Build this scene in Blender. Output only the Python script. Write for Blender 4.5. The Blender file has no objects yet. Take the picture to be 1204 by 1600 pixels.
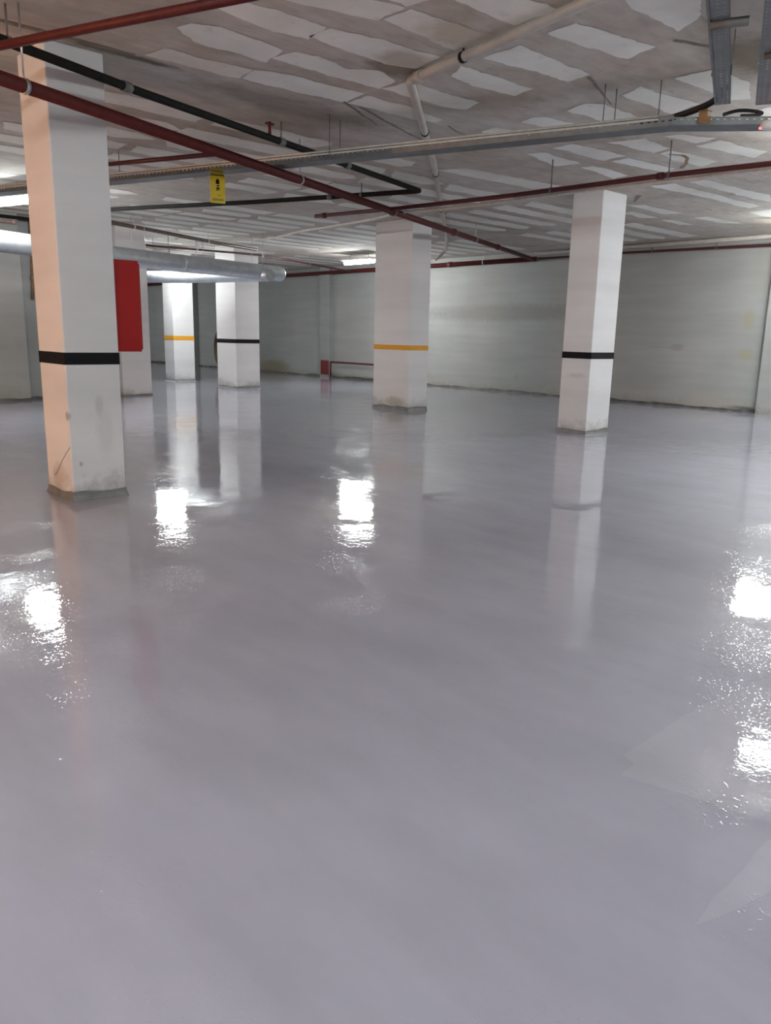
import bpy, bmesh, math, random
from mathutils import Vector, Matrix, noise

random.seed(7)
S = bpy.context.scene
COL = S.collection
CEIL = 3.83

# ------------------------------------------------------------------ materials
def new_mat(name):
    m = bpy.data.materials.new(name)
    m.use_nodes = True
    nt = m.node_tree
    return m, nt, nt.nodes['Principled BSDF']

def N(nt, t, **kw):
    n = nt.nodes.new(t)
    for k, v in kw.items():
        if k in n.inputs.keys():
            n.inputs[k].default_value = v
        else:
            setattr(n, k, v)
    return n

def pos(nt, scale=(1, 1, 1)):
    g = N(nt, 'ShaderNodeNewGeometry')
    mp = N(nt, 'ShaderNodeMapping')
    mp.inputs['Scale'].default_value = scale
    nt.links.new(g.outputs['Position'], mp.inputs['Vector'])
    return mp.outputs['Vector']

def noise_tex(nt, vec, scale, detail=4, rough=0.55):
    n = N(nt, 'ShaderNodeTexNoise')
    n.inputs['Scale'].default_value = scale
    n.inputs['Detail'].default_value = detail
    n.inputs['Roughness'].default_value = rough
    nt.links.new(vec, n.inputs['Vector'])
    return n.outputs['Fac']

def ramp(nt, fac, stops):
    r = N(nt, 'ShaderNodeValToRGB')
    el = r.color_ramp.elements
    while len(el) < len(stops):
        el.new(0.5)
    for e, (p, c) in zip(el, stops):
        e.position = p
        e.color = (c, c, c, 1) if isinstance(c, (int, float)) else (*c, 1)
    nt.links.new(fac, r.inputs['Fac'])
    return r.outputs['Color']

def mix(nt, fac, a, b, mode='MIX'):
    n = N(nt, 'ShaderNodeMix', data_type='RGBA', blend_type=mode)
    n.clamp_factor = True
    for sock, v in ((n.inputs[0], fac), (n.inputs[6], a), (n.inputs[7], b)):
        if isinstance(v, (int, float)):
            sock.default_value = v
        elif isinstance(v, tuple):
            sock.default_value = (*v, 1)
        else:
            nt.links.new(v, sock)
    return n.outputs[2]

def math_n(nt, op, a, b=None, clamp=False):
    n = N(nt, 'ShaderNodeMath', operation=op)
    n.use_clamp = clamp
    for i, v in enumerate((a, b)):
        if v is None:
            continue
        if isinstance(v, (int, float)):
            n.inputs[i].default_value = v
        else:
            nt.links.new(v, n.inputs[i])
    return n.outputs[0]

def bump(nt, h, strength, dist):
    b = N(nt, 'ShaderNodeBump')
    b.inputs['Strength'].default_value = strength
    b.inputs['Distance'].default_value = dist
    nt.links.new(h, b.inputs['Height'])
    return b.outputs['Normal']

def spot(nt, c, s, wobble=0.16, soft=0.5):
    """soft-edged ellipse of dirt or painted shade round the point c (a mark of its own)"""
    g = N(nt, 'ShaderNodeNewGeometry')
    a = N(nt, 'ShaderNodeVectorMath', operation='SUBTRACT')
    nt.links.new(g.outputs['Position'], a.inputs[0])
    a.inputs[1].default_value = c
    b = N(nt, 'ShaderNodeVectorMath', operation='DIVIDE')
    nt.links.new(a.outputs[0], b.inputs[0])
    b.inputs[1].default_value = s
    l = N(nt, 'ShaderNodeVectorMath', operation='LENGTH')
    nt.links.new(b.outputs[0], l.inputs[0])
    nz = noise_tex(nt, g.outputs['Position'], 9.0, 4)
    w = math_n(nt, 'MULTIPLY', math_n(nt, 'SUBTRACT', nz, 0.5), wobble * 4)
    d = math_n(nt, 'ADD', l.outputs['Value'], w)
    mr = N(nt, 'ShaderNodeMapRange')
    mr.inputs['From Min'].default_value = 1.0
    mr.inputs['From Max'].default_value = 1.0 - soft
    nt.links.new(d, mr.inputs['Value'])
    return mr.outputs[0]

def simple(name, col, rough=0.5, metal=0.0, var=0.12, scale=14):
    m, nt, p = new_mat(name)
    f = noise_tex(nt, pos(nt), scale, 5)
    lo = tuple(c * (1 - var) for c in col)
    hi = tuple(min(1, c * (1 + var)) for c in col)
    nt.links.new(ramp(nt, f, [(0.3, lo), (0.7, hi)]), p.inputs['Base Color'])
    p.inputs['Roughness'].default_value = rough
    p.inputs['Metallic'].default_value = metal
    return m

def floor_material(name, lo, hi):
    m, nt, p = new_mat(name)
    f1 = noise_tex(nt, pos(nt), 0.55, 5, 0.6)
    f2 = noise_tex(nt, pos(nt, (1, 0.35, 1)), 3.0, 5, 0.6)
    c = ramp(nt, f1, [(0.30, lo), (0.70, hi)])
    c2 = mix(nt, 0.5, c, ramp(nt, f2, [(0.35, (0.44, 0.44, 0.44)), (0.65, (0.56, 0.56, 0.56))]), 'OVERLAY')
    # few dark grit specks in the paint
    v = N(nt, 'ShaderNodeTexVoronoi')
    v.inputs['Scale'].default_value = 1.3
    nt.links.new(pos(nt), v.inputs['Vector'])
    sp = ramp(nt, v.outputs['Distance'], [(0.006, 1.0), (0.016, 0.0)])
    nt.links.new(mix(nt, math_n(nt, 'MULTIPLY', sp, 0.4), c2, (0.18, 0.18, 0.2)), p.inputs['Base Color'])
    p.inputs['Roughness'].default_value = 0.6
    p.inputs['Specular IOR Level'].default_value = 0.1
    p.inputs['Coat Weight'].default_value = 1.0
    p.inputs['Coat Roughness'].default_value = 0.035
    p.inputs['Coat IOR'].default_value = 1.62
    # ripples left by the roller: long soft waves, fine orange peel, stronger in patches
    w1 = noise_tex(nt, pos(nt), 2.2, 2, 0.4)
    w2 = noise_tex(nt, pos(nt), 14.0, 3, 0.5)
    w3 = noise_tex(nt, pos(nt), 55.0, 2, 0.5)
    pm = ramp(nt, noise_tex(nt, pos(nt), 0.9, 3), [(0.42, 0.15), (0.62, 1.0)])
    h = math_n(nt, 'ADD', math_n(nt, 'MULTIPLY', w1, FW[0]),
               math_n(nt, 'MULTIPLY', math_n(nt, 'ADD', math_n(nt, 'MULTIPLY', w2, FW[1]), math_n(nt, 'MULTIPLY', w3, FW[2])), pm))
    # sparse pimples and bubbles in the coat
    pim = ramp(nt, noise_tex(nt, pos(nt), 62.0, 1, 0.4), [(0.60, 0.0), (0.80, 1.0)])
    pm2 = ramp(nt, noise_tex(nt, pos(nt), 1.7, 3), [(0.48, 0.0), (0.62, 1.0)])
    h = math_n(nt, 'ADD', h, math_n(nt, 'MULTIPLY', math_n(nt, 'MULTIPLY', pim, pm2), 0.00075))
    nb = bump(nt, h, 1.0, 1.0)
    nt.links.new(nb, p.inputs['Normal'])
    nt.links.new(nb, p.inputs['Coat Normal'])
    return m

FW = (0.0027, 0.0016, 0.00055)
M_FLOOR = floor_material('epoxy_floor', (0.274, 0.273, 0.334), (0.308, 0.306, 0.370))
M_FLOOR2 = floor_material('epoxy_floor_second_coat', (0.302, 0.301, 0.358), (0.336, 0.334, 0.396))

def ceiling_concrete():
    m, nt, p = new_mat('ceiling_concrete')
    big = noise_tex(nt, pos(nt), 0.9, 5, 0.6)
    med = noise_tex(nt, pos(nt, (0.6, 1.5, 1)), 5.0, 6, 0.65)
    c = ramp(nt, big, [(0.35, (0.40, 0.345, 0.29)), (0.5, (0.48, 0.44, 0.395)), (0.68, (0.54, 0.51, 0.475))])
    c = mix(nt, 0.55, c, ramp(nt, med, [(0.3, (0.36, 0.35, 0.33)), (0.7, (0.62, 0.62, 0.62))]), 'OVERLAY')
    dk = ramp(nt, noise_tex(nt, pos(nt, (0.7, 2.2, 1)), 2.4, 6, 0.7), [(0.60, 0.0), (0.74, 0.75)])
    c = mix(nt, dk, c, (0.26, 0.21, 0.165))
    # one brown board-marked patch beside the upright trays, water marks by the drain pipe
    c = mix(nt, math_n(nt, 'MULTIPLY', spot(nt, (7.0, 3.15, CEIL), (0.75, 0.33, 1)), 0.75), c, (0.15, 0.105, 0.06))
    c = mix(nt, math_n(nt, 'MULTIPLY', spot(nt, (5.15, 5.5, CEIL), (0.35, 0.30, 1)), 0.7), c, (0.13, 0.085, 0.05))
    c = mix(nt, math_n(nt, 'MULTIPLY', spot(nt, (5.3, 7.15, CEIL), (1.5, 0.35, 1)), 0.5), c, (0.19, 0.145, 0.10))
    c = mix(nt, math_n(nt, 'MULTIPLY', spot(nt, (3.3, 6.95, CEIL), (0.7, 0.08, 1), 0.3), 0.8), c, (0.08, 0.07, 0.04))
    nt.links.new(c, p.inputs['Base Color'])
    p.inputs['Roughness'].default_value = 0.9
    nt.links.new(bump(nt, med, 0.5, 0.01), p.inputs['Normal'])
    return m

def ceiling_block():
    m, nt, p = new_mat('ceiling_filler_block')
    a = noise_tex(nt, pos(nt), 1.1, 4, 0.6)
    b = noise_tex(nt, pos(nt), 7.0, 6, 0.7)
    c = ramp(nt, a, [(0.35, (0.68, 0.665, 0.61)), (0.62, (0.80, 0.80, 0.755))])
    c = mix(nt, ramp(nt, b, [(0.58, 0.0), (0.72, 0.55)]), c, (0.56, 0.51, 0.43))
    c = mix(nt, math_n(nt, 'MULTIPLY', spot(nt, (5.0, 4.55, CEIL), (0.5, 0.35, 1)), 0.6), c, (0.40, 0.31, 0.20))
    c = mix(nt, math_n(nt, 'MULTIPLY', spot(nt, (5.05, 5.3, CEIL), (0.3, 0.25, 1)), 0.6), c, (0.34, 0.25, 0.16))
    nt.links.new(c, p.inputs['Base Color'])
    p.inputs['Roughness'].default_value = 0.85
    return m

def wall_paint(name, base, stains_and_shade=()):
    m, nt, p = new_mat(name)
    a = noise_tex(nt, pos(nt, (0.5, 0.5, 1.6)), 0.8, 5, 0.6)
    b = noise_tex(nt, pos(nt, (0.12, 0.12, 1.6)), 3.2, 3, 0.5)      # faint level banding
    lo = tuple(x * 0.86 for x in base)
    c = ramp(nt, a, [(0.3, lo), (0.7, base)])
    c = mix(nt, 0.2, c, ramp(nt, b, [(0.35, (0.38, 0.38, 0.38)), (0.65, (0.6, 0.6, 0.6))]), 'OVERLAY')
    # splashes of damp dirt along the foot of the wall
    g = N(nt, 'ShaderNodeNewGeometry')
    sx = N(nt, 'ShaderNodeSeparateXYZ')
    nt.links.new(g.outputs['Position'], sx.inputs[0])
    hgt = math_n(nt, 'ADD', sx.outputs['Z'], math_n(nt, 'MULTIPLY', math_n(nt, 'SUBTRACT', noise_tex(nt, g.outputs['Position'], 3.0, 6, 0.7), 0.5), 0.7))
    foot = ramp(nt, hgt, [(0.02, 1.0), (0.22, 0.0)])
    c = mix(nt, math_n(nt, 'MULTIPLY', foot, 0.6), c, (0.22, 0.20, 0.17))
    for (ce, si, col, st) in stains_and_shade:
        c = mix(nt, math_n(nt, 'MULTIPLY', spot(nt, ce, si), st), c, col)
    nt.links.new(c, p.inputs['Base Color'])
    p.inputs['Roughness'].default_value = 0.75
    nt.links.new(bump(nt, noise_tex(nt, g.outputs['Position'], 25, 4), 0.2, 0.004), p.inputs['Normal'])
    return m

XW = 18.2
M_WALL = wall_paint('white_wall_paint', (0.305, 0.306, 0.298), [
    ((XW, 14.7, 2.22), (1, 4.2, 0.30), (0.215, 0.207, 0.197), 0.85),  # long level band, darker than the wall around it
    ((XW, 9.33, 1.40), (1, 0.22, 0.10), (0.22, 0.21, 0.20), 0.6),
    ((XW, 9.75, 1.39), (1, 0.45, 0.03), (0.27, 0.26, 0.25), 0.7),
    ((XW, 7.70, 2.05), (1, 0.16, 0.28), (0.28, 0.26, 0.18), 0.7),
    ((XW, 7.68, 1.28), (1, 0.20, 0.16), (0.28, 0.26, 0.18), 0.7),
    ((XW, 7.70, 0.05), (1, 0.55, 0.10), (0.05, 0.045, 0.04), 0.9),
    ((XW, 8.40, 0.10), (1, 0.9, 0.35), (0.34, 0.31, 0.28), 0.6),
    ((XW, 14.1, 0.44), (1, 0.07, 0.10), (0.25, 0.23, 0.2), 0.7),
    ((XW, 26.2, 0.20), (1, 1.5, 0.35), (0.20, 0.17, 0.10), 0.8),
    ((XW, 7.5, 3.2), (1, 0.30, 0.9), (0.27, 0.26, 0.225), 0.5),  # shadow beside the right pilaster, painted into the wall colour
])
M_COLUMN = wall_paint('white_column_paint', (0.66, 0.65, 0.655), [
    ((2.98, 7.05, 0.86), (0.05, 1, 0.13), (0.42, 0.40, 0.39), 0.5),
    ((3.02, 7.05, 0.62), (0.10, 1, 0.30), (0.50, 0.48, 0.47), 0.35),
    ((2.78, 7.05, 0.34), (0.02, 1, 0.025), (0.30, 0.28, 0.27), 0.7),
    ((2.70, 7.08, 0.78), (0.03, 0.05, 0.05), (0.25, 0.22, 0.2), 0.7),
    ((2.70, 7.35, 0.20), (0.02, 0.22, 0.16), (0.42, 0.36, 0.30), 0.6),
    ((11.3, 7.5, 0.95), (0.05, 0.25, 0.06), (0.45, 0.43, 0.41), 0.5),
    ((11.53, 12.1, 0.16), (0.05, 0.35, 0.14), (0.35, 0.31, 0.26), 0.7),
])

def simple_black(): return simple('black_paint', (0.008, 0.007, 0.009), 0.6)
M_BLACK = simple_black()
M_BLACK.node_tree.nodes['Principled BSDF'].inputs['Specular IOR Level'].default_value = 0.15
M_ORANGE = simple('orange_paint', (0.66, 0.30, 0.012), 0.45, var=0.05)
M_SKIRT = simple('grey_epoxy_upstand', (0.16, 0.158, 0.155), 0.4, var=0.25, scale=9)
M_BASE = simple('dark_dirty_wall_foot', (0.065, 0.062, 0.058), 0.6, var=0.5, scale=5)
M_RED = simple('red_pipe_paint', (0.075, 0.008, 0.007), 0.55, var=0.2)
M_RED.node_tree.nodes['Principled BSDF'].inputs['Specular IOR Level'].default_value = 0.3
M_REDCLAMP = simple('red_coupling_paint', (0.09, 0.022, 0.018), 0.4, var=0.2)
M_DARKRED = simple('dark_red_paint', (0.07, 0.008, 0.008), 0.45)
M_CAB = simple('red_cabinet_enamel', (0.30, 0.004, 0.003), 0.45, var=0.06, scale=3)
M_CAB.node_tree.nodes['Principled BSDF'].inputs['Specular IOR Level'].default_value = 0.3
M_BLKPIPE = simple('black_pipe_paint', (0.010, 0.009, 0.008), 0.8, var=0.3)
M_BLKPIPE.node_tree.nodes['Principled BSDF'].inputs['Specular IOR Level'].default_value = 0.2
M_BROWNPIPE = simple('brown_pipe_paint', (0.10, 0.06, 0.045), 0.5, var=0.3)
M_PVC = simple('off_white_plastic_pipe', (0.37, 0.335, 0.30), 0.45, var=0.12, scale=5)
M_CABLEW = simple('off_white_cable_sheath', (0.55, 0.53, 0.48), 0.55)
M_CABLEB = simple('black_cable_sheath', (0.012, 0.012, 0.012), 0.5)
M_STEEL = simple('zinc_steel', (0.55, 0.56, 0.57), 0.35, 0.9, var=0.1)
M_DULL = simple('dull_grey_steel', (0.13, 0.13, 0.125), 0.6, 0.3, var=0.2)
M_WHITE = simple('white_plastic', (0.75, 0.75, 0.73), 0.4, var=0.04)
M_RUST = simple('rusty_pipe', (0.16, 0.10, 0.06), 0.8, var=0.4)
M_OCHRE = simple('orange_brown_box', (0.26, 0.15, 0.06), 0.6, var=0.2)
M_YELLOW = simple('yellow_sign_plastic', (0.56, 0.45, 0.012), 0.45, var=0.04)
M_OLIVE = simple('olive_sign_print', (0.30, 0.26, 0.015), 0.5, var=0.05)
M_BOARD = None

def board_mat():
    m, nt, p = new_mat('stained_brown_board')
    g = N(nt, 'ShaderNodeNewGeometry')
    sx = N(nt, 'ShaderNodeSeparateXYZ')
    nt.links.new(g.outputs['Position'], sx.inputs[0])
    f = math_n(nt, 'ADD', math_n(nt, 'DIVIDE', sx.outputs['Z'], 2.0), math_n(nt, 'MULTIPLY', math_n(nt, 'SUBTRACT', noise_tex(nt, g.outputs['Position'], 5), 0.5), 0.3))
    c = ramp(nt, f, [(0.0, (0.05, 0.045, 0.04)), (0.35, (0.13, 0.09, 0.045)), (0.6, (0.07, 0.03, 0.018)), (0.9, (0.035, 0.010, 0.012))])
    nt.links.new(c, p.inputs['Base Color'])
    p.inputs['Roughness'].default_value = 0.6
    return m
M_BOARD = board_mat()

def duct_mat():
    m, nt, p = new_mat('galvanised_duct')
    f = noise_tex(nt, pos(nt), 6, 5)
    nt.links.new(ramp(nt, f, [(0.3, (0.52, 0.55, 0.58)), (0.7, (0.66, 0.69, 0.72))]), p.inputs['Base Color'])
    p.inputs['Metallic'].default_value = 0.85
    p.inputs['Roughness'].default_value = 0.38
    nt.links.new(bump(nt, noise_tex(nt, pos(nt), 5, 3), 0.3, 0.01), p.inputs['Normal'])
    return m
M_DUCT = duct_mat()

def tray_mat():
    """galvanised sheet punched with rows of slots (local X runs along the tray)"""
    m, nt, p = new_mat('galvanised_perforated_tray')
    f = noise_tex(nt, pos(nt), 9, 4)
    nt.links.new(ramp(nt, f, [(0.3, (0.145, 0.155, 0.16)), (0.7, (0.20, 0.212, 0.217))]), p.inputs['Base Color'])
    p.inputs['Metallic'].default_value = 0.55
    p.inputs['Roughness'].default_value = 0.5
    tc = N(nt, 'ShaderNodeTexCoord')
    sx = N(nt, 'ShaderNodeSeparateXYZ')
    nt.links.new(tc.outputs['Object'], sx.inputs[0])
    def pulse(sock, period, duty, off=0.0):
        w = math_n(nt, 'FRACT', math_n(nt, 'ADD', math_n(nt, 'DIVIDE', sock, period), 50.0 + off))
        return math_n(nt, 'LESS_THAN', w, duty)
    u = pulse(sx.outputs['X'], 0.062, 0.42)
    v = pulse(sx.outputs['Y'], 0.042, 0.24, 0.12)
    z = pulse(sx.outputs['Z'], 0.085, 0.13, 0.57)
    hole = math_n(nt, 'MULTIPLY', u, math_n(nt, 'MAXIMUM', math_n(nt, 'MULTIPLY', v, math_n(nt, 'LESS_THAN', sx.outputs['Z'], 0.002)), z))
    tr = N(nt, 'ShaderNodeBsdfTransparent')
    ms = N(nt, 'ShaderNodeMixShader')
    nt.links.new(hole, ms.inputs[0])
    nt.links.new(p.outputs[0], ms.inputs[1])
    nt.links.new(tr.outputs[0], ms.inputs[2])
    nt.links.new(ms.outputs[0], nt.nodes['Material Output'].inputs['Surface'])
    return m
M_TRAY = tray_mat()

def emit(name, col, s):
    m, nt, p = new_mat(name)
    p.inputs['Base Color'].default_value = (*col, 1)
    p.inputs['Emission Color'].default_value = (*col, 1)
    p.inputs['Emission Strength'].default_value = s
    return m
M_LAMP = emit('cool_white_diffuser', (0.96, 1.0, 0.985), 62.0)
M_LAMP_DIM = emit('cool_white_diffuser_dim', (0.96, 1.0, 0.985), 24.0)  # glow turned down so nearby columns are not overlit
M_LAMP_MID = emit('cool_white_diffuser_mid', (0.96, 1.0, 0.985), 42.0)  # reduced glow for the lamp by the farthest column
M_WARM = emit('warm_glass_globe', (1.0, 0.50, 0.23), 420.0)
M_LED = emit('red_pilot_light', (1.0, 0.10, 0.10), 1.2)

# ------------------------------------------------------------------ mesh helpers
def box(bm, lo, hi):
    v = [bm.verts.new((x, y, z)) for x in (lo[0], hi[0]) for y in (lo[1], hi[1]) for z in (lo[2], hi[2])]
    for f in ((0, 1, 3, 2), (4, 6, 7, 5), (0, 4, 5, 1), (2, 3, 7, 6), (0, 2, 6, 4), (1, 5, 7, 3)):
        bm.faces.new([v[i] for i in f])

def tube(bm, pts, r, n=20, cap=True):
    pts = [Vector(p) for p in pts]
    rs = r if isinstance(r, (list, tuple)) else [r] * len(pts)
    t0 = (pts[1] - pts[0]).normalized()
    up = Vector((0, 0, 1)) if abs(t0.z) < 0.9 else Vector((1, 0, 0))
    a = t0.cross(up).normalized()
    rings = []
    for i, p in enumerate(pts):
        if i == 0: t = t0
        elif i == len(pts) - 1: t = (pts[i] - pts[i - 1]).normalized()
        else: t = ((pts[i] - pts[i - 1]).normalized() + (pts[i + 1] - pts[i]).normalized()).normalized()
        a = (a - t * a.dot(t)).normalized()
        b = t.cross(a)
        rings.append([bm.verts.new(p + (a * math.cos(k * 2 * math.pi / n) + b * math.sin(k * 2 * math.pi / n)) * rs[i]) for k in range(n)])
    for r0, r1 in zip(rings, rings[1:]):
        for k in range(n):
            f = bm.faces.new((r0[k], r0[(k + 1) % n], r1[(k + 1) % n], r1[k]))
            f.smooth = True
    if cap:
        bm.faces.new(rings[0][::-1])
        bm.faces.new(rings[-1])

def rounded(pts, rad, seg=6):
    """fillet the inner corners of a polyline"""
    P = [Vector(p) for p in pts]
    out = [P[0]]
    for i in range(1, len(P) - 1):
        d0 = (P[i - 1] - P[i]); d1 = (P[i + 1] - P[i])
        r = min(rad, d0.length * 0.45, d1.length * 0.45)
        a = P[i] + d0.normalized() * r
        b = P[i] + d1.normalized() * r
        for k in range(seg + 1):
            t = k / seg
            out.append(a * (1 - t) ** 2 + P[i] * 2 * t * (1 - t) + b * t * t)
    out.append(P[-1])
    return out

def smooth_curve(pts, k=8):
    P = [Vector(p) for p in pts]
    out = []
    for i in range(len(P) - 1):
        p0 = P[max(i - 1, 0)]; p1 = P[i]; p2 = P[i + 1]; p3 = P[min(i + 2, len(P) - 1)]
        for j in range(k):
            t = j / k
            out.append(0.5 * ((2 * p1) + (p2 - p0) * t + (2 * p0 - 5 * p1 + 4 * p2 - p3) * t * t + (3 * p1 - p0 - 3 * p2 + p3) * t ** 3))
    out.append(P[-1])
    return out

def link(name, bm, mats, parent=None, origin=None, bevel=0.0):
    """bm is in world space; the object gets `origin` (or its parent's place) as its own origin"""
    o0 = Vector(parent.location) if parent and parent.parent is None else Vector(origin or (0, 0, 0))
    if parent and parent.parent is not None:
        o0 = Vector(parent.location) + Vector(parent.parent.location)
    bmesh.ops.translate(bm, verts=bm.verts, vec=-o0)
    bmesh.ops.recalc_face_normals(bm, faces=bm.faces)
    me = bpy.data.meshes.new(name)
    bm.to_mesh(me)
    bm.free()
    for m in (mats if isinstance(mats, (list, tuple)) else [mats]):
        me.materials.append(m)
    o = bpy.data.objects.new(name, me)
    COL.objects.link(o)
    if parent:
        o.parent = parent
    else:
        o.location = o0
    if bevel:
        b = o.modifiers.new('bevel', 'BEVEL')
        b.width = bevel
        b.segments = 2
        b.limit_method = 'ANGLE'
    return o

def tag(o, label=None, cat=None, group=None, kind=None):
    for k, v in (('label', label), ('category', cat), ('group', group), ('kind', kind)):
        if v:
            o[k] = v
    return o

def thing(name, label, cat, loc, group=None):
    o = bpy.data.objects.new(name, None)
    o.empty_display_size = 0.2
    COL.objects.link(o)
    o.location = loc
    return tag(o, label, cat, group)

def boxobj(name, lo, hi, mat, parent=None, bevel=0.0, origin=None):
    bm = bmesh.new()
    box(bm, lo, hi)
    return link(name, bm, mat, parent, origin, bevel)

def structure(name, lo, hi, mat):
    return tag(boxobj(name, lo, hi, mat), kind='structure')

# ------------------------------------------------------------------ setting
X0, Y0, Y1 = -4.5, -6.0, 40.0
# floor, with two patches where a second coat was rolled over the first
bm = bmesh.new()
box(bm, (X0 - .2, Y0 - .2, -0.2), (XW + .2, Y1 + .2, 0.0))
def flat_poly(bm, pts, z, slot, seg=0.03, amp=0.01, seed=0.0):
    out = []
    for i, p in enumerate(pts):
        a = Vector((*p, 0)); b = Vector((*pts[(i + 1) % len(pts)], 0))
        n = max(1, int((b - a).length / seg))
        for k in range(n):
            q = a.lerp(b, k / n)
            d = noise.noise_vector(Vector((q.x * 4 + seed, q.y * 4, seed))) * amp * 1.6 + noise.noise_vector(Vector((q.x * 14, q.y * 14 + seed, seed))) * amp
            out.append(bm.verts.new((q.x + d.x, q.y + d.y, z)))
    f = bm.faces.new(out)
    f.normal_update()
    f.material_index = slot
    return f
flat_poly(bm, [(2.54, 1.36), (2.87, 1.35), (3.21, 1.34), (3.39, 1.31), (4.3, 1.2), (4.3, 0.5), (2.53, 0.72), (2.52, 0.80), (2.47, 1.02), (2.42, 1.19), (2.40, 1.28), (2.50, 1.29)], 0.0006, 1, 0.02, 0.008)
flat_poly(bm, [(1.88, 0.75), (2.11, 0.76), (2.40, 0.76), (2.9, 0.62), (2.9, 0.50), (2.35, 0.64), (2.05, 0.69)], 0.0006, 1, 0.02, 0.008, 3)
tag(link('floor', bm, [M_FLOOR, M_FLOOR2]), kind='structure')

# ceiling: ribbed slab with pale filler blocks flush between the ribs
bm = bmesh.new()
box(bm, (X0 - .2, Y0 - .2, CEIL), (XW + .2, Y1 + .2, CEIL + 0.25))
TR = [
    [(3.37,5.50),(3.42,5.24),(4.15,5.19),(4.18,5.52),(3.93,5.57)],
    [(3.35,6.05),(3.39,5.89),(3.58,5.79),(4.21,5.85),(4.28,6.20),(3.58,6.23)],
    [(3.45,6.82),(3.46,6.55),(4.32,6.47),(4.36,6.77),(3.90,6.80)],
    [(4.26,6.08),(4.28,5.83),(4.49,5.76),(4.89,5.81),(5.11,5.63),(5.42,5.77),(5.46,6.05),(4.94,6.09)],
    [(4.37,6.73),(4.34,6.45),(4.55,6.36),(5.45,6.25),(5.53,6.64),(4.67,6.74)],
    [(5.55,6.63),(5.53,6.30),(6.07,6.26),(6.67,6.35),(6.69,6.49),(6.42,6.56)],
    [(4.19,5.45),(4.17,5.19),(4.63,5.09),(5.23,5.03),(5.27,5.41),(5.01,5.50)],
    [(3.52,5.06),(3.55,4.67),(4.30,4.51),(4.32,4.82),(3.76,5.00)],
    [(4.35,4.78),(4.33,4.50),(4.72,4.47),(4.88,4.44),(5.14,4.36),(5.20,4.84),(4.65,4.81)],
    [(4.38,4.17),(4.65,3.82),(5.10,3.74),(5.11,4.15),(4.93,4.16)],
    [(5.47,4.77),(5.46,4.37),(6.45,4.35),(6.48,4.63),(6.06,4.69)],
    [(5.63,5.30),(5.51,5.03),(6.45,4.99),(6.48,5.26),(6.02,5.32)],
    [(5.48,6.02),(5.50,5.68),(6.00,5.66),(6.46,5.63),(6.52,5.90),(6.29,6.01)],
    [(5.41,4.07),(5.36,3.79),(6.21,3.63),(6.36,3.94),(5.77,4.03)],
    [(5.17,3.35),(5.57,2.93),(5.89,3.09),(6.05,3.35),(5.65,3.34)],
    [(7.05,3.89),(7.03,3.53),(7.62,3.46),(8.11,3.68),(8.01,3.82),(7.54,3.85)],
    [(7.17,4.52),(7.05,4.23),(7.95,4.08),(8.09,4.46)],
    [(7.25,5.17),(7.18,4.88),(7.32,4.76),(8.15,4.76),(8.07,5.12)],
    [(7.29,5.79),(7.22,5.56),(7.32,5.45),(7.97,5.40),(7.84,5.70)],
    [(7.32,6.37),(7.29,6.14),(7.41,6.06),(7.75,6.06),(7.68,6.36)],
    [(8.69,5.61),(8.81,5.17),(9.44,5.20),(9.54,5.45)],
    [(8.86,4.96),(8.90,4.78),(9.35,4.56),(9.44,4.86)],
    [(9.54,4.90),(9.45,4.57),(10.40,4.42),(10.61,4.66),(10.19,4.77)],
    [(9.62,5.41),(9.56,5.21),(10.52,5.10),(10.67,5.41),(10.09,5.48)],
    [(8.52,6.23),(8.49,5.92),(9.47,5.79),(9.53,6.18),(9.03,6.19)],
    [(9.63,6.12),(9.59,5.82),(10.60,5.72),(10.68,5.95)],
    [(9.69,6.61),(9.72,6.42),(10.58,6.41),(10.66,6.70)],
    [(8.53,6.65),(8.66,6.45),(9.49,6.46),(9.39,6.83)],
    [(8.51,8.22),(8.69,7.82),(10.78,7.57),(10.51,8.06)],
    [(11.48,6.59),(11.52,6.22),(14.32,6.09),(14.42,6.34),(12.94,6.40)],
    [(11.58,6.00),(11.54,5.75),(13.41,5.56),(14.01,5.79),(13.52,5.89)],
    [(12.74,7.75),(13.01,7.53),(14.29,7.44),(14.12,7.77)],
    [(13.54,8.25),(13.51,8.04),(14.51,8.06),(14.30,8.32)],
    [(14.75,8.16),(14.89,7.98),(15.79,7.99),(15.61,8.21)],
    [(14.89,7.58),(14.88,7.32),(16.20,7.16),(15.85,7.46)],
]
centres = []
for i, p in enumerate(TR):
    flat_poly(bm, p, CEIL - 0.003, 1, 0.05, 0.022, i * 1.7)
    cx = sum(q[0] for q in p) / len(p); cy = sum(q[1] for q in p) / len(p)
    centres.append((min(q[0] for q in p), max(q[0] for q in p), cy))
BAYS = [(-3.6, -2.6), (-2.5, -1.5), (-1.4, -0.4), (-0.3, 0.7), (0.75, 1.75), (1.8, 2.6), (3.38, 4.3), (4.36, 5.42), (5.5, 6.5), (7.1, 8.1), (8.5, 9.5), (9.6, 10.65),
        (11.5, 12.6), (12.7, 14.2), (14.8, 16.1), (16.3, 17.5)]
BEAMS = [(6.85, 7.72), (12.0, 12.75), (18.85, 19.8), (25.6, 26.4), (31.5, 32.3), (0.9, 1.7), (-4.6, -3.8)]
rnd = random.Random(3)
LONG = [(-3.6, -0.5), (-0.4, 2.55), (3.38, 4.9), (4.95, 6.6), (7.05, 8.15), (8.2, 9.4), (9.45, 11.1), (11.5, 14.2), (14.8, 17.5)]
y = -5.6
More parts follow.
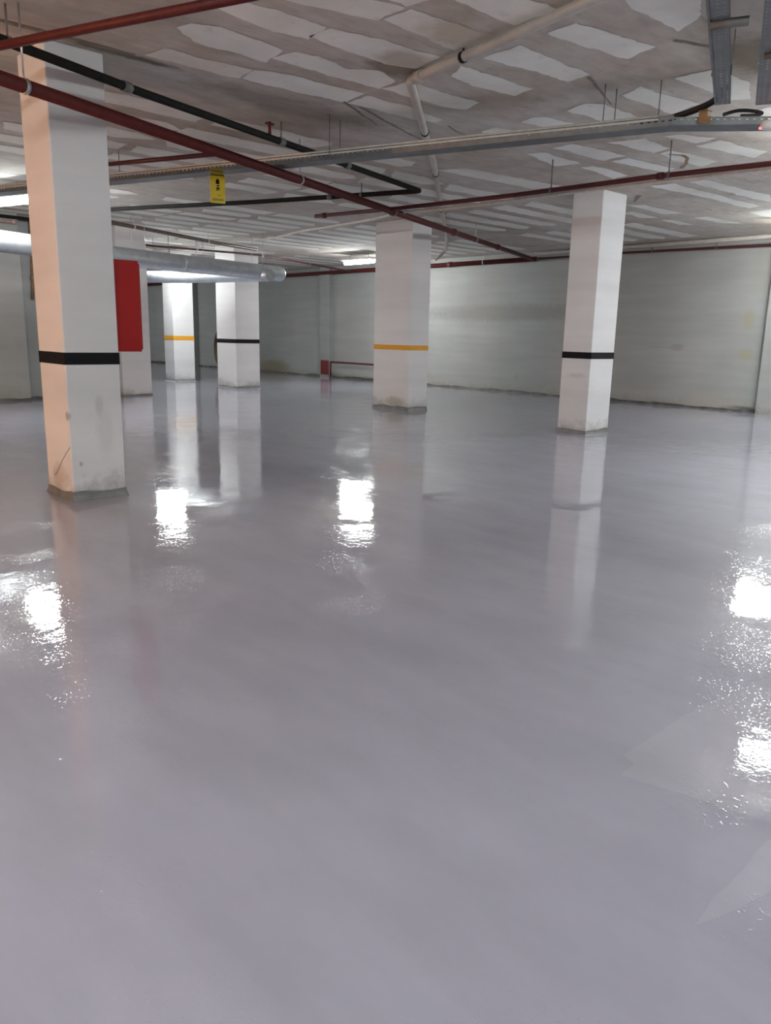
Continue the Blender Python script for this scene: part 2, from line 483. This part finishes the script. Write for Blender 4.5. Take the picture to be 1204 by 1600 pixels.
while y < 39.5:
    for (a, b) in (BAYS if y < 7.5 else LONG):
        yc = y + rnd.uniform(-.03, .03)
        if any(s - 0.2 < yc < e + 0.2 for s, e in BEAMS):
            continue
        if any(a < c1 and b > c0 and abs(yc - cy) < 0.5 for c0, c1, cy in centres):
            continue
        if a > 1.7 and b < 3.0 and 3.8 < yc < 7.8:
            continue
        if rnd.random() < (0.07 if y < 7.5 else 0.03):
            continue
        j = lambda s=.05: rnd.uniform(-s, s)
        h = 0.2
        c = rnd.uniform(0, .12 if y < 7.5 else .3)
        poly = [(a + j(), yc - h + j(.03)), ((a + b) / 2, yc - h + j(.03)), (b - c, yc - h + j(.03)), (b + j(.06), yc + j(.08)), (b - c + j(), yc + h + j(.03)),
                ((a + b) / 2, yc + h + j(.03)), (a + c + j(), yc + h + j(.03))]
        flat_poly(bm, poly, CEIL - 0.003, 1, 0.06 if y < 14 else 0.15, 0.022, rnd.random() * 50)
    y += 0.66
# thin dark lines on the slab
for (p, q, w) in (((5.49, 6.62), (6.32, 7.02), .02), ((5.72, 6.64), (7.4, 7.25), .02), ((6.87, 6.48), (7.5, 6.68), .015), ((6.5, 4.42), (7.38, 4.73), .02), ((2.3, 6.9), (3.4, 6.88), .035), ((6.2, 3.45), (6.75, 3.2), .02), ((12.1, 7.1), (12.6, 7.5), .05)):
    d = (Vector(q) - Vector(p)).normalized(); n = Vector((-d.y, d.x)) * w
    flat_poly(bm, [tuple(Vector(p) - n), tuple(Vector(q) - n * .4), tuple(Vector(q) + n * .4), tuple(Vector(p) + n)], CEIL - 0.004, 2, 0.05, 0.012, w * 90)
# rust-brown curl on one block
arc = [(9.73, 5.33), (9.9, 5.22), (10.1, 5.27), (10.3, 5.38), (10.62, 5.60)]
up = [(x + 0.0, y + 0.055) for x, y in arc]
flat_poly(bm, arc + up[::-1], CEIL - 0.005, 3, 0.05, 0.012, 4)
tag(link('ceiling', bm, [ceiling_concrete(), ceiling_block(), simple('dark_line', (0.23, 0.195, 0.16), 0.9, var=.3), simple('rust_mark', (0.27, 0.18, 0.09), 0.9, var=.3)]), kind='structure')

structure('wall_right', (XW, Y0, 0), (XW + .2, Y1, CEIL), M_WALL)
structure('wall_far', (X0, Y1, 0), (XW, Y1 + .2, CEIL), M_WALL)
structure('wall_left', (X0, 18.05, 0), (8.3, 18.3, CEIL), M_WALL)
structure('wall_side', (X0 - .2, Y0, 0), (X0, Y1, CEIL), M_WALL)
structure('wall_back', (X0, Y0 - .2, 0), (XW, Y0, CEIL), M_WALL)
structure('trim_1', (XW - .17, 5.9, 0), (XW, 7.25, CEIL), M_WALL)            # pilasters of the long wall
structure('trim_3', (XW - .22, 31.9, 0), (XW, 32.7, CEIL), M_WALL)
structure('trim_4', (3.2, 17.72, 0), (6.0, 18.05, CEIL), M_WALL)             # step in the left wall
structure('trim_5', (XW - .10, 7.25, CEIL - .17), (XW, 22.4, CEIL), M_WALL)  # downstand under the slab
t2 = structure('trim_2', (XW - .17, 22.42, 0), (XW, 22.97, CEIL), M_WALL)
rp = boxobj('red_painted_base', (XW - .178, 22.43, 0.09), (XW - .169, 22.90, 0.60), simple('dark_red_wall_paint', (0.15, 0.012, 0.012), 0.6), t2)
rp['label'] = 'red painted band at the foot'
def foot_strip(name, axis, c, a, b, side, hgt=.055, dep=.03):
    """upstand of grey-black dirt and epoxy, uneven along its top"""
    bm = bmesh.new()
    n = int((b - a) / 0.12)
    prev = None
    for i in range(n + 1):
        t = a + (b - a) * i / n
        h = hgt * (1 + 0.9 * noise.noise(Vector((t * 1.3, c, 0))) + .4 * noise.noise(Vector((t * 6, c, 3))))
        h = max(h, .012)
        d = dep * (1 + .5 * noise.noise(Vector((t * 2.1, 5, c))))
        pts = [(0, 0), (0, h), (-d * .35, h * .8), (-d, 0)]
        ring = []
        for (q, z) in pts:
            ring.append(bm.verts.new((c + q * side, t, z) if axis == 'y' else (t, c + q * side, z)))
        if prev:
            for k in range(4):
                bm.faces.new((prev[k], prev[(k + 1) % 4], ring[(k + 1) % 4], ring[k]))
        prev = ring
    tag(link(name, bm, M_BASE), kind='structure')
foot_strip('baseboard_right', 'y', XW, 7.25, 39.9, 1)
foot_strip('baseboard_left', 'x', 18.05, 6.0, 8.2, 1)
foot_strip('baseboard_step', 'x', 17.72, 3.2, 6.0, 1)

# ------------------------------------------------------------------ columns
def column(label, x0, x1, y0, y1, band, z0=1.232, z1=1.338, skirt=.07, seed=0):
    r = thing('column', label, 'column', ((x0 + x1) / 2, (y0 + y1) / 2, 0), 'square columns of the car park')
    bm = bmesh.new()
    box(bm, (x0, y0, 0), (x1, y1, CEIL))
    link('shaft', bm, M_COLUMN, r, bevel=0.012)
    if band:
        e = .003
        bm = bmesh.new()
        for a, b in (((x0 - e, y0 - e), (x1 + e, y0)), ((x0 - e, y1), (x1 + e, y1 + e)), ((x0 - e, y0), (x0, y1)), ((x1, y0), (x1 + e, y1))):
            box(bm, (a[0], a[1], z0), (b[0], b[1], z1))
        s = link('painted_band', bm, band, r)
        s['label'] = 'black painted band' if band is M_BLACK else 'orange painted band'
    # uneven collar of floor paint round the foot
    bm = bmesh.new()
    corners = [(x0, y0), (x1, y0), (x1, y1), (x0, y1)]
    ring = []
    for i in range(4):
        a = Vector(corners[i]); b = Vector(corners[(i + 1) % 4])
        for k in range(10):
            ring.append((a.lerp(b, k / 10)))
    c = Vector(((x0 + x1) / 2, (y0 + y1) / 2))
    rows = []
    for p in ring:
        h = skirt * (1 + .45 * noise.noise(Vector((p.x * 3.1 + seed, p.y * 3.1, seed))))
        h = max(h, .01)
        out = (p - c); out = Vector((math.copysign(1, out.x), math.copysign(1, out.y)))
        q = lambda d: (p.x + (d * out.x if abs(abs(p.x - c.x) - (x1 - x0) / 2) < 1e-4 else 0), p.y + (d * out.y if abs(abs(p.y - c.y) - (y1 - y0) / 2) < 1e-4 else 0))
        rows.append([bm.verts.new((*q(.003), h)), bm.verts.new((*q(.006), h * .6)), bm.verts.new((*q(.02), 0.001))])
    for i in range(len(rows)):
        A, B = rows[i], rows[(i + 1) % len(rows)]
        for k in range(2):
            bm.faces.new((A[k], B[k], B[k + 1], A[k + 1]))
    s = link('epoxy_collar', bm, M_SKIRT, r)
    s['label'] = 'grey floor paint run up the foot'
    return r

cA = column('nearest white column on the left with black band and red cabinet behind it', 2.695, 3.195, 7.05, 7.66, M_BLACK, skirt=.075, seed=1)
column('white column with black band at right under the red pipe', 11.28, 11.96, 7.24, 7.80, M_BLACK, skirt=.06, seed=2)
column('wide white column in the middle with an orange band', 11.525, 12.07, 11.70, 12.80, M_ORANGE, 1.245, 1.345, .075, 3)
column('far white column with black band, duct end crossing its top', 11.90, 12.66, 18.85, 19.85, M_BLACK, 1.235, 1.345, .05, 4)
column('farthest white column with an orange band, brightly lit beneath the duct', 11.92, 12.62, 22.40, 23.0, M_ORANGE, 1.25, 1.385, .05, 5)
column('plain white column at the left wall end, below the red cabinet', 8.15, 8.88, 17.85, 18.6, None, skirt=.04, seed=6)

# hairline crack near the foot of the nearest column
bm = bmesh.new()
zz = [(7.06, .50), (7.18, .42), (7.30, .33), (7.42, .22), (7.50, .18)]
pr = None
for (yy, z) in zz:
    cur = [bm.verts.new((2.6935, yy, z - .004)), bm.verts.new((2.6935, yy, z + .004))]
    if pr: bm.faces.new((pr[0], cur[0], cur[1], pr[1]))
    pr = cur
link('hairline_crack', bm, M_BROWNPIPE, cA)

# red fire-hose cabinet on the hidden side of the nearest column
r = thing('fire_hose_cabinet', 'red fire hose cabinet fixed to the side of the nearest column', 'cabinet', (3.2, 7.35, 1.345))
boxobj('cabinet_body', (3.198, 7.10, 1.345), (3.45, 7.75, 2.165), M_CAB, r, .006)
CD = boxobj('cabinet_door', (3.451, 7.12, 1.365), (3.47, 7.73, 2.145), M_CAB, r, .004)
h = boxobj('door_handle', (3.47, 7.20, 1.72), (3.49, 7.24, 1.82), M_STEEL, CD, .003)
h['label'] = 'steel handle'

# ------------------------------------------------------------------ pipes
def along(pts, t):
    P = [Vector(p) for p in pts]
    L = [(b - a).length for a, b in zip(P, P[1:])]
    s = t * sum(L)
    for a, b, l in zip(P, P[1:], L):
        if s <= l or (a, b) == (P[-2], P[-1]):
            d = (b - a).normalized()
            return a + d * min(s, l), d
        s -= l

def ring_on(name, pts, t, r, w, mat, parent, label=None):
    p, d = along(pts, t)
    bm = bmesh.new()
    tube(bm, [p - d * w / 2, p + d * w / 2], r, 20)
    o = link(name, bm, mat, parent)
    if label: o['label'] = label
    return o

def hanger(pts, t, r, parent, mat=M_STEEL, rod=.008):
    p, d = along(pts, t)
    bm = bmesh.new()
    tube(bm, [p - d * .018, p + d * .018], r + .006, 20)
    c = link('hanger_clamp', bm, mat, parent)
    c['label'] = 'zinc pipe clamp'
    if CEIL - p.z - r > .02:
        bm = bmesh.new()
        tube(bm, [(p.x, p.y, p.z + r), (p.x, p.y, CEIL)], rod, 8)
        k = link('hanger_rod', bm, mat, c)
        k['label'] = 'zinc hanger rod'

def pipe(name, label, cat, pts, r, mat, fillet=0.0, couplings=(), hangers=(), group=None, cmat=None, hmat=M_STEEL, part='pipe_run', smooth=False):
    root = thing(name, label, cat, pts[0], group)
    line = smooth_curve(pts) if smooth else (rounded(pts, fillet) if fillet else [Vector(p) for p in pts])
    bm = bmesh.new()
    tube(bm, line, r, 20)
    link(part, bm, mat, root)
    for t in couplings:
        ring_on('coupling', pts, t, r * (1.12 if mat is M_BLKPIPE else 1.22) + .004, r * 1.9 + .02, cmat or mat, root)
    for t in hangers:
        hanger(pts, t, r, root, hmat)
    return root

G = 'sprinkler pipes under the ceiling'
MAINP = [(1.4, 6.05, 3.26), (18.02, 13.64, 3.64)]
main = pipe('sprinkler_main', 'thick dark red pipe crossing diagonally in front of the nearest column', 'pipe', MAINP, .051, M_RED, couplings=(.45, .62, .80), hangers=(.055, .285, .70), group=G, cmat=M_REDCLAMP)
BLK = [(1.6, 6.30, 3.57), (3.51, 7.03, 3.59), (5.09, 7.59, 3.62), (8.80, 8.80, 3.65), (7.76, 11.59, 3.65), (6.40, 14.6, 3.65)]
b1 = pipe('black_pipe', 'black pipe running diagonally under the slab and turning back sharply', 'pipe', BLK, .036, M_BLKPIPE, .06, couplings=(.135, .30, .40, .66), hangers=(.05, .30, .62), cmat=M_DULL, hmat=M_DULL)
bm = bmesh.new()
p, d = along(BLK, .285)
tube(bm, [p + Vector((0, 0, .03)), p + Vector((0, 0, .16))], .018, 10)
box(bm, (p.x - .05, p.y - .015, p.z + .13), (p.x + .05, p.y + .015, p.z + .15))
v = link('valve', bm, M_RED, b1)
v['label'] = 'small red valve on top'
pipe('sprinkler_branch', 'thin red pipe across the top left corner above the black pipe', 'pipe', [(1.75, 7.15, 3.45), (3.35, 3.0, 3.45)], .030, M_RED, couplings=(.96,), hangers=(.12, .9), group=G)
pipe('sprinkler_branch', 'short thin red branch pipe behind the thick red main near the yellow sign', 'pipe', [(3.75, 10.15, 3.37), (4.68, 7.52, 3.345)], .024, M_DARKRED, hangers=(.3,), group=G)
pipe('sprinkler_branch', 'long red branch pipe passing over the front of the right hand column', 'pipe', [(8.50, 10.95, 3.45), (8.80, 9.25, 3.45), (9.02, 7.2, 3.45), (9.09, 5.15, 3.45), (9.28, 3.6, 3.45), (9.6, 1.5, 3.45)], .031, M_DARKRED,
     couplings=(.02, .62), hangers=(.46, .63), group=G, hmat=M_DULL)
WALLP = [(18.05, 39.8, 3.64), (18.05, 13.55, 3.64)]
pipe('sprinkler_branch', 'thick red pipe along the top of the far wall behind the middle column', 'pipe', WALLP, .062, M_RED, couplings=(.55, .88), group=G, cmat=M_REDCLAMP,
     hangers=(.2, .93))
pipe('wall_pipe', 'thin dark red pipe along the wall top right of the right column', 'pipe', [(18.10, 13.5, 3.64), (18.10, 10.9, 3.65), (18.0, 7.2, 3.60), (17.95, 5.5, 3.57)], .026, M_DARKRED, hangers=(.42, .62), group=G, hmat=M_DULL)
pipe('wall_pipe', 'pale grey pipe tight under the slab along the right wall top', 'pipe', [(18.02, 13.6, 3.77), (18.0, 6.0, 3.775)], .05, M_PVC, hangers=(.3,), hmat=M_DULL)
pipe('sprinkler_branch', 'thin dark red pipe above the metal duct running to the far wall', 'pipe', [(8.4, 18.75, 3.6), (9.73, 19.14, 3.6), (12.6, 18.72 + .02, 3.6), (17.98, 21.05, 3.6)], .026, M_DARKRED, hangers=(.25, .7), group=G)
pipe('brown_pipe', 'brown pipe near the slab behind the nearest column, above the duct', 'pipe', [(5.9, 15.0, 3.58), (7.2, 15.62, 3.58), (10.35, 17.03, 3.58), (11.7, 17.5, 3.58)], .04, M_BROWNPIPE, hangers=(.3, .7))
pipe('drain_pipe', 'beige plastic drain pipe hung under the slab, bent at an elbow', 'pipe',
     [(4.70, 1.86, 3.765), (5.334, 5.505, 3.765), (6.30, 6.32, 3.765), (7.95, 7.71, 3.765), (9.14, 8.77, 3.765), (11.0, 10.43, 3.765), (13.6, 12.7, 3.74), (15.6, 14.6, 3.72), (15.55, 14.9, 3.5)], .039, M_PVC, .07,
     couplings=(.20,), hangers=(.165, .31, .44, .62), hmat=M_BLKPIPE)
pipe('white_cable', 'sagging off-white cable slung along the long red branch pipe', 'cable',
     [(9.9, 18.3, 3.72), (10.44, 17.0, 3.66), (10.66, 15.9, 3.61), (10.50, 14.81, 3.585), (10.29, 13.75, 3.60), (10.2, 12.5, 3.60), (9.85, 11.0, 3.56), (9.2, 9.6, 3.47), (9.06, 8.3, 3.40), (9.10, 6.8, 3.405), (9.14, 5.3, 3.40), (9.31, 3.8, 3.405), (9.6, 1.6, 3.40)], .021, M_CABLEW, part='cable_run', smooth=True)
pipe('black_pipe', 'dark pipe high on the left wall under the left lamp', 'pipe', [(3.3, 17.6, 3.74), (7.9, 17.75, 3.74)], .035, M_BLKPIPE, hangers=(.5,), hmat=M_DULL)
pipe('pinkish_stub', 'short pinkish pipe stub at the far left above the duct', 'pipe', [(3.6, 17.55, 3.60), (5.95, 17.6, 3.64)], .03, simple('pinkish_pipe', (0.42, 0.28, 0.25), .4), couplings=(.97,), hangers=(.6,))  # one even pinkish tone over the stub
pipe('rusty_pipe', 'rust-stained upright pipe on the left wall beside the nearest column', 'pipe', [(6.33, 17.98, 3.80), (6.33, 17.98, 3.1), (6.29, 17.96, 2.45), (6.27, 17.98, 2.15)], .035, M_RUST, couplings=(.75,))

# ------------------------------------------------------------------ ducts
def duct(label, pts, r, endcap, loops=()):
    root = thing('air_duct', label, 'duct', pts[0], 'galvanised air ducts')
    line = rounded(pts, 1.0, 8)
    if endcap:
        d = (line[-1] - line[-2]).normalized()
        tip = line[-1]
        rr = [r] * len(line)
        for k in range(1, 6):
            a = k / 5 * math.pi / 2
            line.append(tip + d * math.sin(a) * .10)
            rr.append(max(r - .10 + .10 * math.cos(a), .02))
        bm = bmesh.new(); tube(bm, line, rr, 40)
    else:
        bm = bmesh.new(); tube(bm, line, r, 40)
    link('duct_tube', bm, M_DUCT, root)
    for t in loops:
        ring_on('joint_band', pts, t, r + .006, .05, M_DUCT, root)
    for t in (.3, .62, .93):
        p, d = along(pts, t)
        s = bmesh.new()
        tube(s, [p - d * .012, p + d * .012], r + .004, 40)
        for sx in (-1, 1):
            q = Vector((d.y, -d.x, 0)) * sx * r
            tube(s, [(p.x + q.x, p.y + q.y, p.z), (p.x + q.x, p.y + q.y, CEIL)], .005, 8)
        o = link('hanging_strap', s, M_STEEL, root)
    return root
duct('long round galvanised duct with a closed end, running left behind the nearest column', [(1.2, 13.6, 2.98), (4.72, 14.88, 2.98), (7.81, 15.96, 2.98), (11.95, 16.86, 2.98)], .183, True, (.5, .72))
duct('second round metal duct branching back behind the long duct', [(11.35, 16.4, 2.90), (11.2, 17.2, 2.90), (10.54, 18.7, 2.88), (9.65, 19.9, 2.885), (7.6, 22.6, 2.885)], .145, False, (.35,))

# ------------------------------------------------------------------ cable trays
def channel(name, p0, p1, w, hgt, parent, lid=.012):
    p0 = Vector(p0); p1 = Vector(p1)
    d = p1 - p0
    L = d.length
    bm = bmesh.new()
    t = .0015
    box(bm, (0, -w / 2, -t), (L, w / 2, t))
    for s in (-1, 1):
        box(bm, (0, s * w / 2 - t, t), (L, s * w / 2 + t, hgt))
        box(bm, (0, s * (w / 2 - lid / 2) - lid / 2, hgt), (L, s * (w / 2 - lid / 2) + lid / 2, hgt + 2 * t))
    bmesh.ops.recalc_face_normals(bm, faces=bm.faces)
    me = bpy.data.meshes.new(name); bm.to_mesh(me); bm.free()
    me.materials.append(M_TRAY)
    o = bpy.data.objects.new(name, me)
    COL.objects.link(o)
    x = d.normalized(); yv = Vector((0, 0, 1)).cross(x).normalized(); z = x.cross(yv)
    mw = Matrix((x, yv, z)).transposed().to_4x4()
    mw.translation = p0 - Vector(parent.location)
    o.parent = parent
    o.matrix_basis = mw
    return o

def rods(root, spots, z):
    for (a, b) in spots:
        bm = bmesh.new()
        tube(bm, [(a, b, z), (a, b, CEIL)], .005, 8)
        link('hanger_rod', bm, M_DULL, root)

T = thing('cable_tray', 'long galvanised perforated cable tray crossing the picture under the slab', 'cable tray', (4.77, 10.72, 3.42), 'galvanised cable trays')
channel('tray_channel', (3.86, 13.35, 3.42), (7.08, 3.86, 3.42), .22, .085, T)
channel('tray_channel', (7.05, 3.90, 3.421), (9.2, 1.4, 3.421), .24, .06, T)
rods(T, [(6.97, 4.42), (7.02, 4.00), (6.78, 4.42), (5.93, 7.2), (5.70, 7.1), (4.9, 10.5), (4.68, 10.4)], 3.43)
T2 = thing('cable_tray', 'perforated cable tray running overhead from the junction, left of the two', 'cable tray', (4.7, 2.4, 3.52), 'galvanised cable trays')
channel('tray_channel', (2.7, 1.52, 3.52), (7.0, 3.40, 3.52), .125, .06, T2)
rods(T2, [(6.3, 3.02), (6.24, 3.14), (4.2, 2.1), (4.14, 2.24)], 3.52)
boxo = bmesh.new()
tube(boxo, [(5.23, 2.68, 3.505), (5.32, 2.47, 3.505)], .03, 8)
k = link('cross_bar', boxo, M_DULL, T2)
T3 = thing('cable_tray', 'perforated cable tray overhead at the right edge of the picture', 'cable tray', (4.9, 2.1, 3.52), 'galvanised cable trays')
channel('tray_channel', (3.0, 1.26, 3.52), (7.25, 3.12, 3.52), .20, .06, T3)
bm = bmesh.new()
tube(bm, [(6.02, 2.66, 3.505), (6.12, 2.44, 3.505)], .022, 8)
link('cross_bar', bm, M_DULL, T3)
rods(T3, [(6.6, 2.94), (6.7, 2.76)], 3.52)
# conduits along the long tray
for zc, nm in ((3.478, 'lower of the two'), (3.505, 'upper of the two')):
    nx, ny = -.947, -.321
    off = .124
    pts = [(3.877 + nx * off, 13.3 + ny * off, zc), (5.45 + nx * off, 8.664 + ny * off, zc), (7.04 + nx * off, 3.98 + ny * off, zc)]
    pipe('conduit', 'pale conduit clipped along the near side of the long cable tray, ' + nm, 'conduit', pts, .010, M_CABLEW, part='conduit_run', group='conduits on the long tray')
pipe('black_cable', 'thick black cable bundle rising out of the tray to the junction', 'cable', [(7.02, 4.45, 3.475), (7.10, 4.2, 3.50), (7.19, 3.95, 3.545), (7.16, 3.66, 3.575), (7.06, 3.47, 3.60), (6.88, 3.33, 3.615)], .028, M_CABLEB, part='cable_run', smooth=True)
pipe('black_cable', 'loose black cable loop beside the white detector at the tray junction', 'cable', [(7.24, 3.50, 3.50), (7.33, 3.42, 3.535), (7.43, 3.34, 3.54), (7.49, 3.27, 3.52), (7.44, 3.31, 3.50), (7.36, 3.40, 3.495)], .015, M_CABLEB, part='cable_run', smooth=True)
r = thing('junction_box', 'small orange-brown junction box on the tray under the black cable', 'box', (7.12, 3.60, 3.42))
boxobj('box_body', (7.075, 3.565, 3.425), (7.155, 3.645, 3.52), M_OCHRE, r, .006)
boxobj('box_lid', (7.07, 3.56, 3.52), (7.16, 3.65, 3.528), M_OCHRE, r, .003)
r = thing('detector', 'small white detector with a red pilot light at the right edge', 'detector', (7.42, 3.17, 3.36))
bm = bmesh.new()
tube(bm, [(7.42, 3.17, 3.36), (7.42, 3.17, 3.38), (7.42, 3.17, 3.42)], [.05, .065, .07], 24)
link('detector_body', bm, M_WHITE, r)
bm = bmesh.new()
bmesh.ops.create_uvsphere(bm, u_segments=12, v_segments=8, radius=.012, matrix=Matrix.Translation((7.385, 3.225, 3.372)))
link('pilot_light', bm, M_LED, r)['label'] = 'red pilot light'

# ------------------------------------------------------------------ yellow sign
ang = math.radians(-18)
ux = Vector((math.cos(ang), math.sin(ang), 0)); un = Vector((ux.y, -ux.x, 0))
if un.dot(Vector((-5, -8, 0))) < 0: un = -un
C0 = Vector((5.195, 8.56, 0))
SG = thing('hanging_sign', 'yellow hanging sign with black marks below the long cable tray', 'sign', (C0.x, C0.y, 3.02))
def slab(bm, u0, u1, z0, z1, n0, n1):
    v = [bm.verts.new(C0 + ux * u + un * n + Vector((0, 0, z))) for u in (u0, u1) for n in (n0, n1) for z in (z0, z1)]
    for f in ((0, 1, 3, 2), (4, 6, 7, 5), (0, 4, 5, 1), (2, 3, 7, 6), (0, 2, 6, 4), (1, 5, 7, 3)):
        bm.faces.new([v[i] for i in f])
W2 = .087
bm = bmesh.new(); slab(bm, -W2, W2, 3.022, 3.325, -.006, .006); SP = link('sign_panel', bm, M_YELLOW, SG, bevel=.003)
bm = bmesh.new(); slab(bm, -W2 + .01, W2 - .015, 3.332, 3.405, -.004, .004); HB = link('hanging_bracket', bm, M_OLIVE, SG)
bm = bmesh.new()
slab(bm, -W2 + .02, W2 - .02, 3.372, 3.378, .004, .007)
slab(bm, -W2 + .005, W2 - .005, 3.324, 3.333, .004, .007)
link('bracket_slot', bm, M_BLACK, HB)
bm = bmesh.new()
# the bold upright mark, the smaller marks under it, and the faint small print
slab(bm, -.022, .020, 3.232, 3.278, .006, .0075); slab(bm, -.012, .012, 3.276, 3.288, .006, .0075)
slab(bm, -.008, .016, 3.205, 3.222, .006, .0075); slab(bm, -.016, .002, 3.172, 3.196, .006, .0075); slab(bm, .006, .020, 3.168, 3.198, .006, .0075)
slab(bm, -.020, .006, 3.160, 3.167, .006, .0075)
link('black_marks', bm, M_BLACK, SP)
bm = bmesh.new()
slab(bm, -.010, .040, 3.100, 3.112, .006, .0072); slab(bm, -.066, .066, 3.046, 3.074, .006, .0072)
link('small_print', bm, M_OLIVE, SP)

# ------------------------------------------------------------------ lamps
def lamp(label, x, y, adeg, z=3.62, L=1.22, glow=None):
    r = thing('batten_lamp', label, 'lamp', (x, y, z), 'fluorescent batten lamps')
    R = Matrix.Rotation(math.radians(adeg), 4, 'Z')
    def part(name, fn, mat):
        bm = bmesh.new(); fn(bm)
        bmesh.ops.transform(bm, matrix=Matrix.Translation((x, y, z)) @ R, verts=bm.verts)
        return link(name, bm, mat, r)
    def dif(bm):
        prof = [(math.cos(a) * .085, math.sin(a) * .10) for a in [math.pi + k * math.pi / 8 for k in range(9)]]
        ends = []
        for s in (-1, 1):
            ends.append([bm.verts.new((s * L / 2, p, q)) for p, q in prof])
        for k in range(8):
            f = bm.faces.new((ends[0][k], ends[0][k + 1], ends[1][k + 1], ends[1][k])); f.smooth = True
        bm.faces.new((ends[0][0], ends[1][0], ends[1][8], ends[0][8]))
        bm.faces.new(ends[0]); bm.faces.new(ends[1])
    d = part('diffuser', dif, glow or M_LAMP)
    d['label'] = 'glowing white diffuser'
    part('housing', lambda bm: box(bm, (-L / 2 - .03, -.17, .002), (L / 2 + .03, .17, .05)), M_WHITE)  # plate made wide to keep the lamp's light off the slab
    for s in (-.4, .4):
        part('suspension_rod', lambda bm: tube(bm, [(s, 0, .05), (s, 0, CEIL - .006 - z)], .006, 8), M_DULL)
    return r
lamp('glowing batten lamp at the left edge beside the nearest column', 4.90, 14.12, -73)
lamp('glowing batten lamp just left of the middle column with the orange band', 15.45, 17.85, -90)
lamp('lit batten lamp right in front of the farthest column', 11.1, 21.3, -90, 3.45, glow=M_LAMP_MID)
lamp('lit batten lamp just behind the long duct, near its upper edge', 9.83, 18.96, -90, 3.27, glow=M_LAMP_DIM)
lamp('lit batten lamp outside the right edge by the long wall', 16.15, 5.75, -90)
lamp('lit batten lamp outside the right edge, over the second floor coat', 9.85, 2.95, -70)
lamp('added unseen batten lamp behind the camera over the bare floor', 5.2, -1.6, -70)  # added out of view to brighten the foreground floor
lamp('added unseen batten lamp outside the right edge beyond the second floor coat', 13.6, 0.9, -70)  # added out of view to brighten the right column's side
lamp('added unseen batten lamp far behind the left wall near the back', 9.5, 29.0, -90)  # added out of view to lift the dark far end
lamp('added unseen batten lamp behind the left wall by the end wall', 12.0, 34.0, -90)  # added out of view, lights the far stretch of the long wall
lamp('added unseen batten lamp behind the camera by the back wall', -1.0, -3.2, -70)  # added fill light behind the view
lamp('added unseen batten lamp outside the left edge of the picture', -2.2, 2.6, -70)  # added fill light left of the view

w = thing('bulkhead_lamp', 'warm glowing globe lamp on the side wall outside the left edge', 'lamp', (X0, 8.2, 2.6))
bm = bmesh.new()
bmesh.ops.create_icosphere(bm, subdivisions=2, radius=.11, matrix=Matrix.Translation((X0 + .18, 8.2, 2.6)))
for f in bm.faces: f.smooth = True
link('globe', bm, M_WARM, w)['label'] = 'warm glowing globe'
bm = bmesh.new()
tube(bm, [(X0, 8.2, 2.6), (X0 + .05, 8.2, 2.6), (X0 + .085, 8.2, 2.6)], [.10, .10, .06], 20)
link('wall_base', bm, M_WHITE, w)

# ------------------------------------------------------------------ low things by the far wall
r = thing('pipe_rail', 'low dark red pipe rail standing along the far wall left of the middle column', 'rail', (17.8, 22.0, 0))
bm = bmesh.new(); tube(bm, rounded([(17.8, 22.05, 0.0), (17.8, 22.05, .565), (17.8, 18.3, .565)], .05), .035, 14); link('rail_bar', bm, M_DARKRED, r)
bm = bmesh.new(); tube(bm, [(17.8, 18.3, 0.0), (17.8, 18.3, .60)], .035, 14); link('post', bm, M_DARKRED, r)
bm = bmesh.new()
cx, cy = 15.44, 24.57
n = 40
outl = []
for k in range(n):
    a = 2 * math.pi * k / n
    outl.append((.75 * math.copysign(abs(math.cos(a)) ** .8, math.cos(a)), .96 + .96 * math.copysign(abs(math.sin(a)) ** .9, math.sin(a))))
dv = Vector((.733, -.68, 0)); nv = Vector((.68, .733, 0))
fr = [bm.verts.new(Vector((cx, cy, 0)) + dv * u + nv * (.12 * z / 1.9) + Vector((0, 0, z))) for u, z in outl]
bk = [bm.verts.new(v.co + nv * .04) for v in fr]
bm.faces.new(fr); bm.faces.new(bk[::-1])
for k in range(n):
    bm.faces.new((fr[k], bk[k], bk[(k + 1) % n], fr[(k + 1) % n]))
tag(link('brown_board', bm, M_BOARD, origin=(cx, cy, 0)), 'dark brown round-edged board standing behind the far black-banded column', 'board')

# ------------------------------------------------------------------ camera, world, view
cd = bpy.data.cameras.new('camera')
cam = bpy.data.objects.new('camera', cd)
COL.objects.link(cam)
ax = Vector((.733, -.680, .021)); az = Vector((-.666, -.712, .221))
az.normalize(); ax = (ax - az * ax.dot(az)).normalized(); ay = az.cross(ax)
mw = Matrix((ax, ay, az)).transposed().to_4x4()
mw.translation = (0, 0, 1.55)
cam.matrix_world = mw
cd.sensor_fit = 'VERTICAL'
cd.sensor_height = 36.0
cd.lens = 1222.0 * 36.0 / 1600.0
cd.clip_end = 200
S.camera = cam

wd = bpy.data.worlds.new('world')
S.world = wd
wd.use_nodes = True
wd.node_tree.nodes['Background'].inputs[0].default_value = (0.5, 0.52, 0.55, 1)
wd.node_tree.nodes['Background'].inputs[1].default_value = 0.0
S.view_settings.view_transform = 'Standard'
S.view_settings.look = 'None'
S.view_settings.gamma = 1.0
S.view_settings.use_curve_mapping = False
S.view_settings.exposure = 1.75
S.cycles.max_bounces = 10
S.cycles.diffuse_bounces = 6
S.cycles.sample_clamp_indirect = 8.0
S.cycles.use_denoising = True
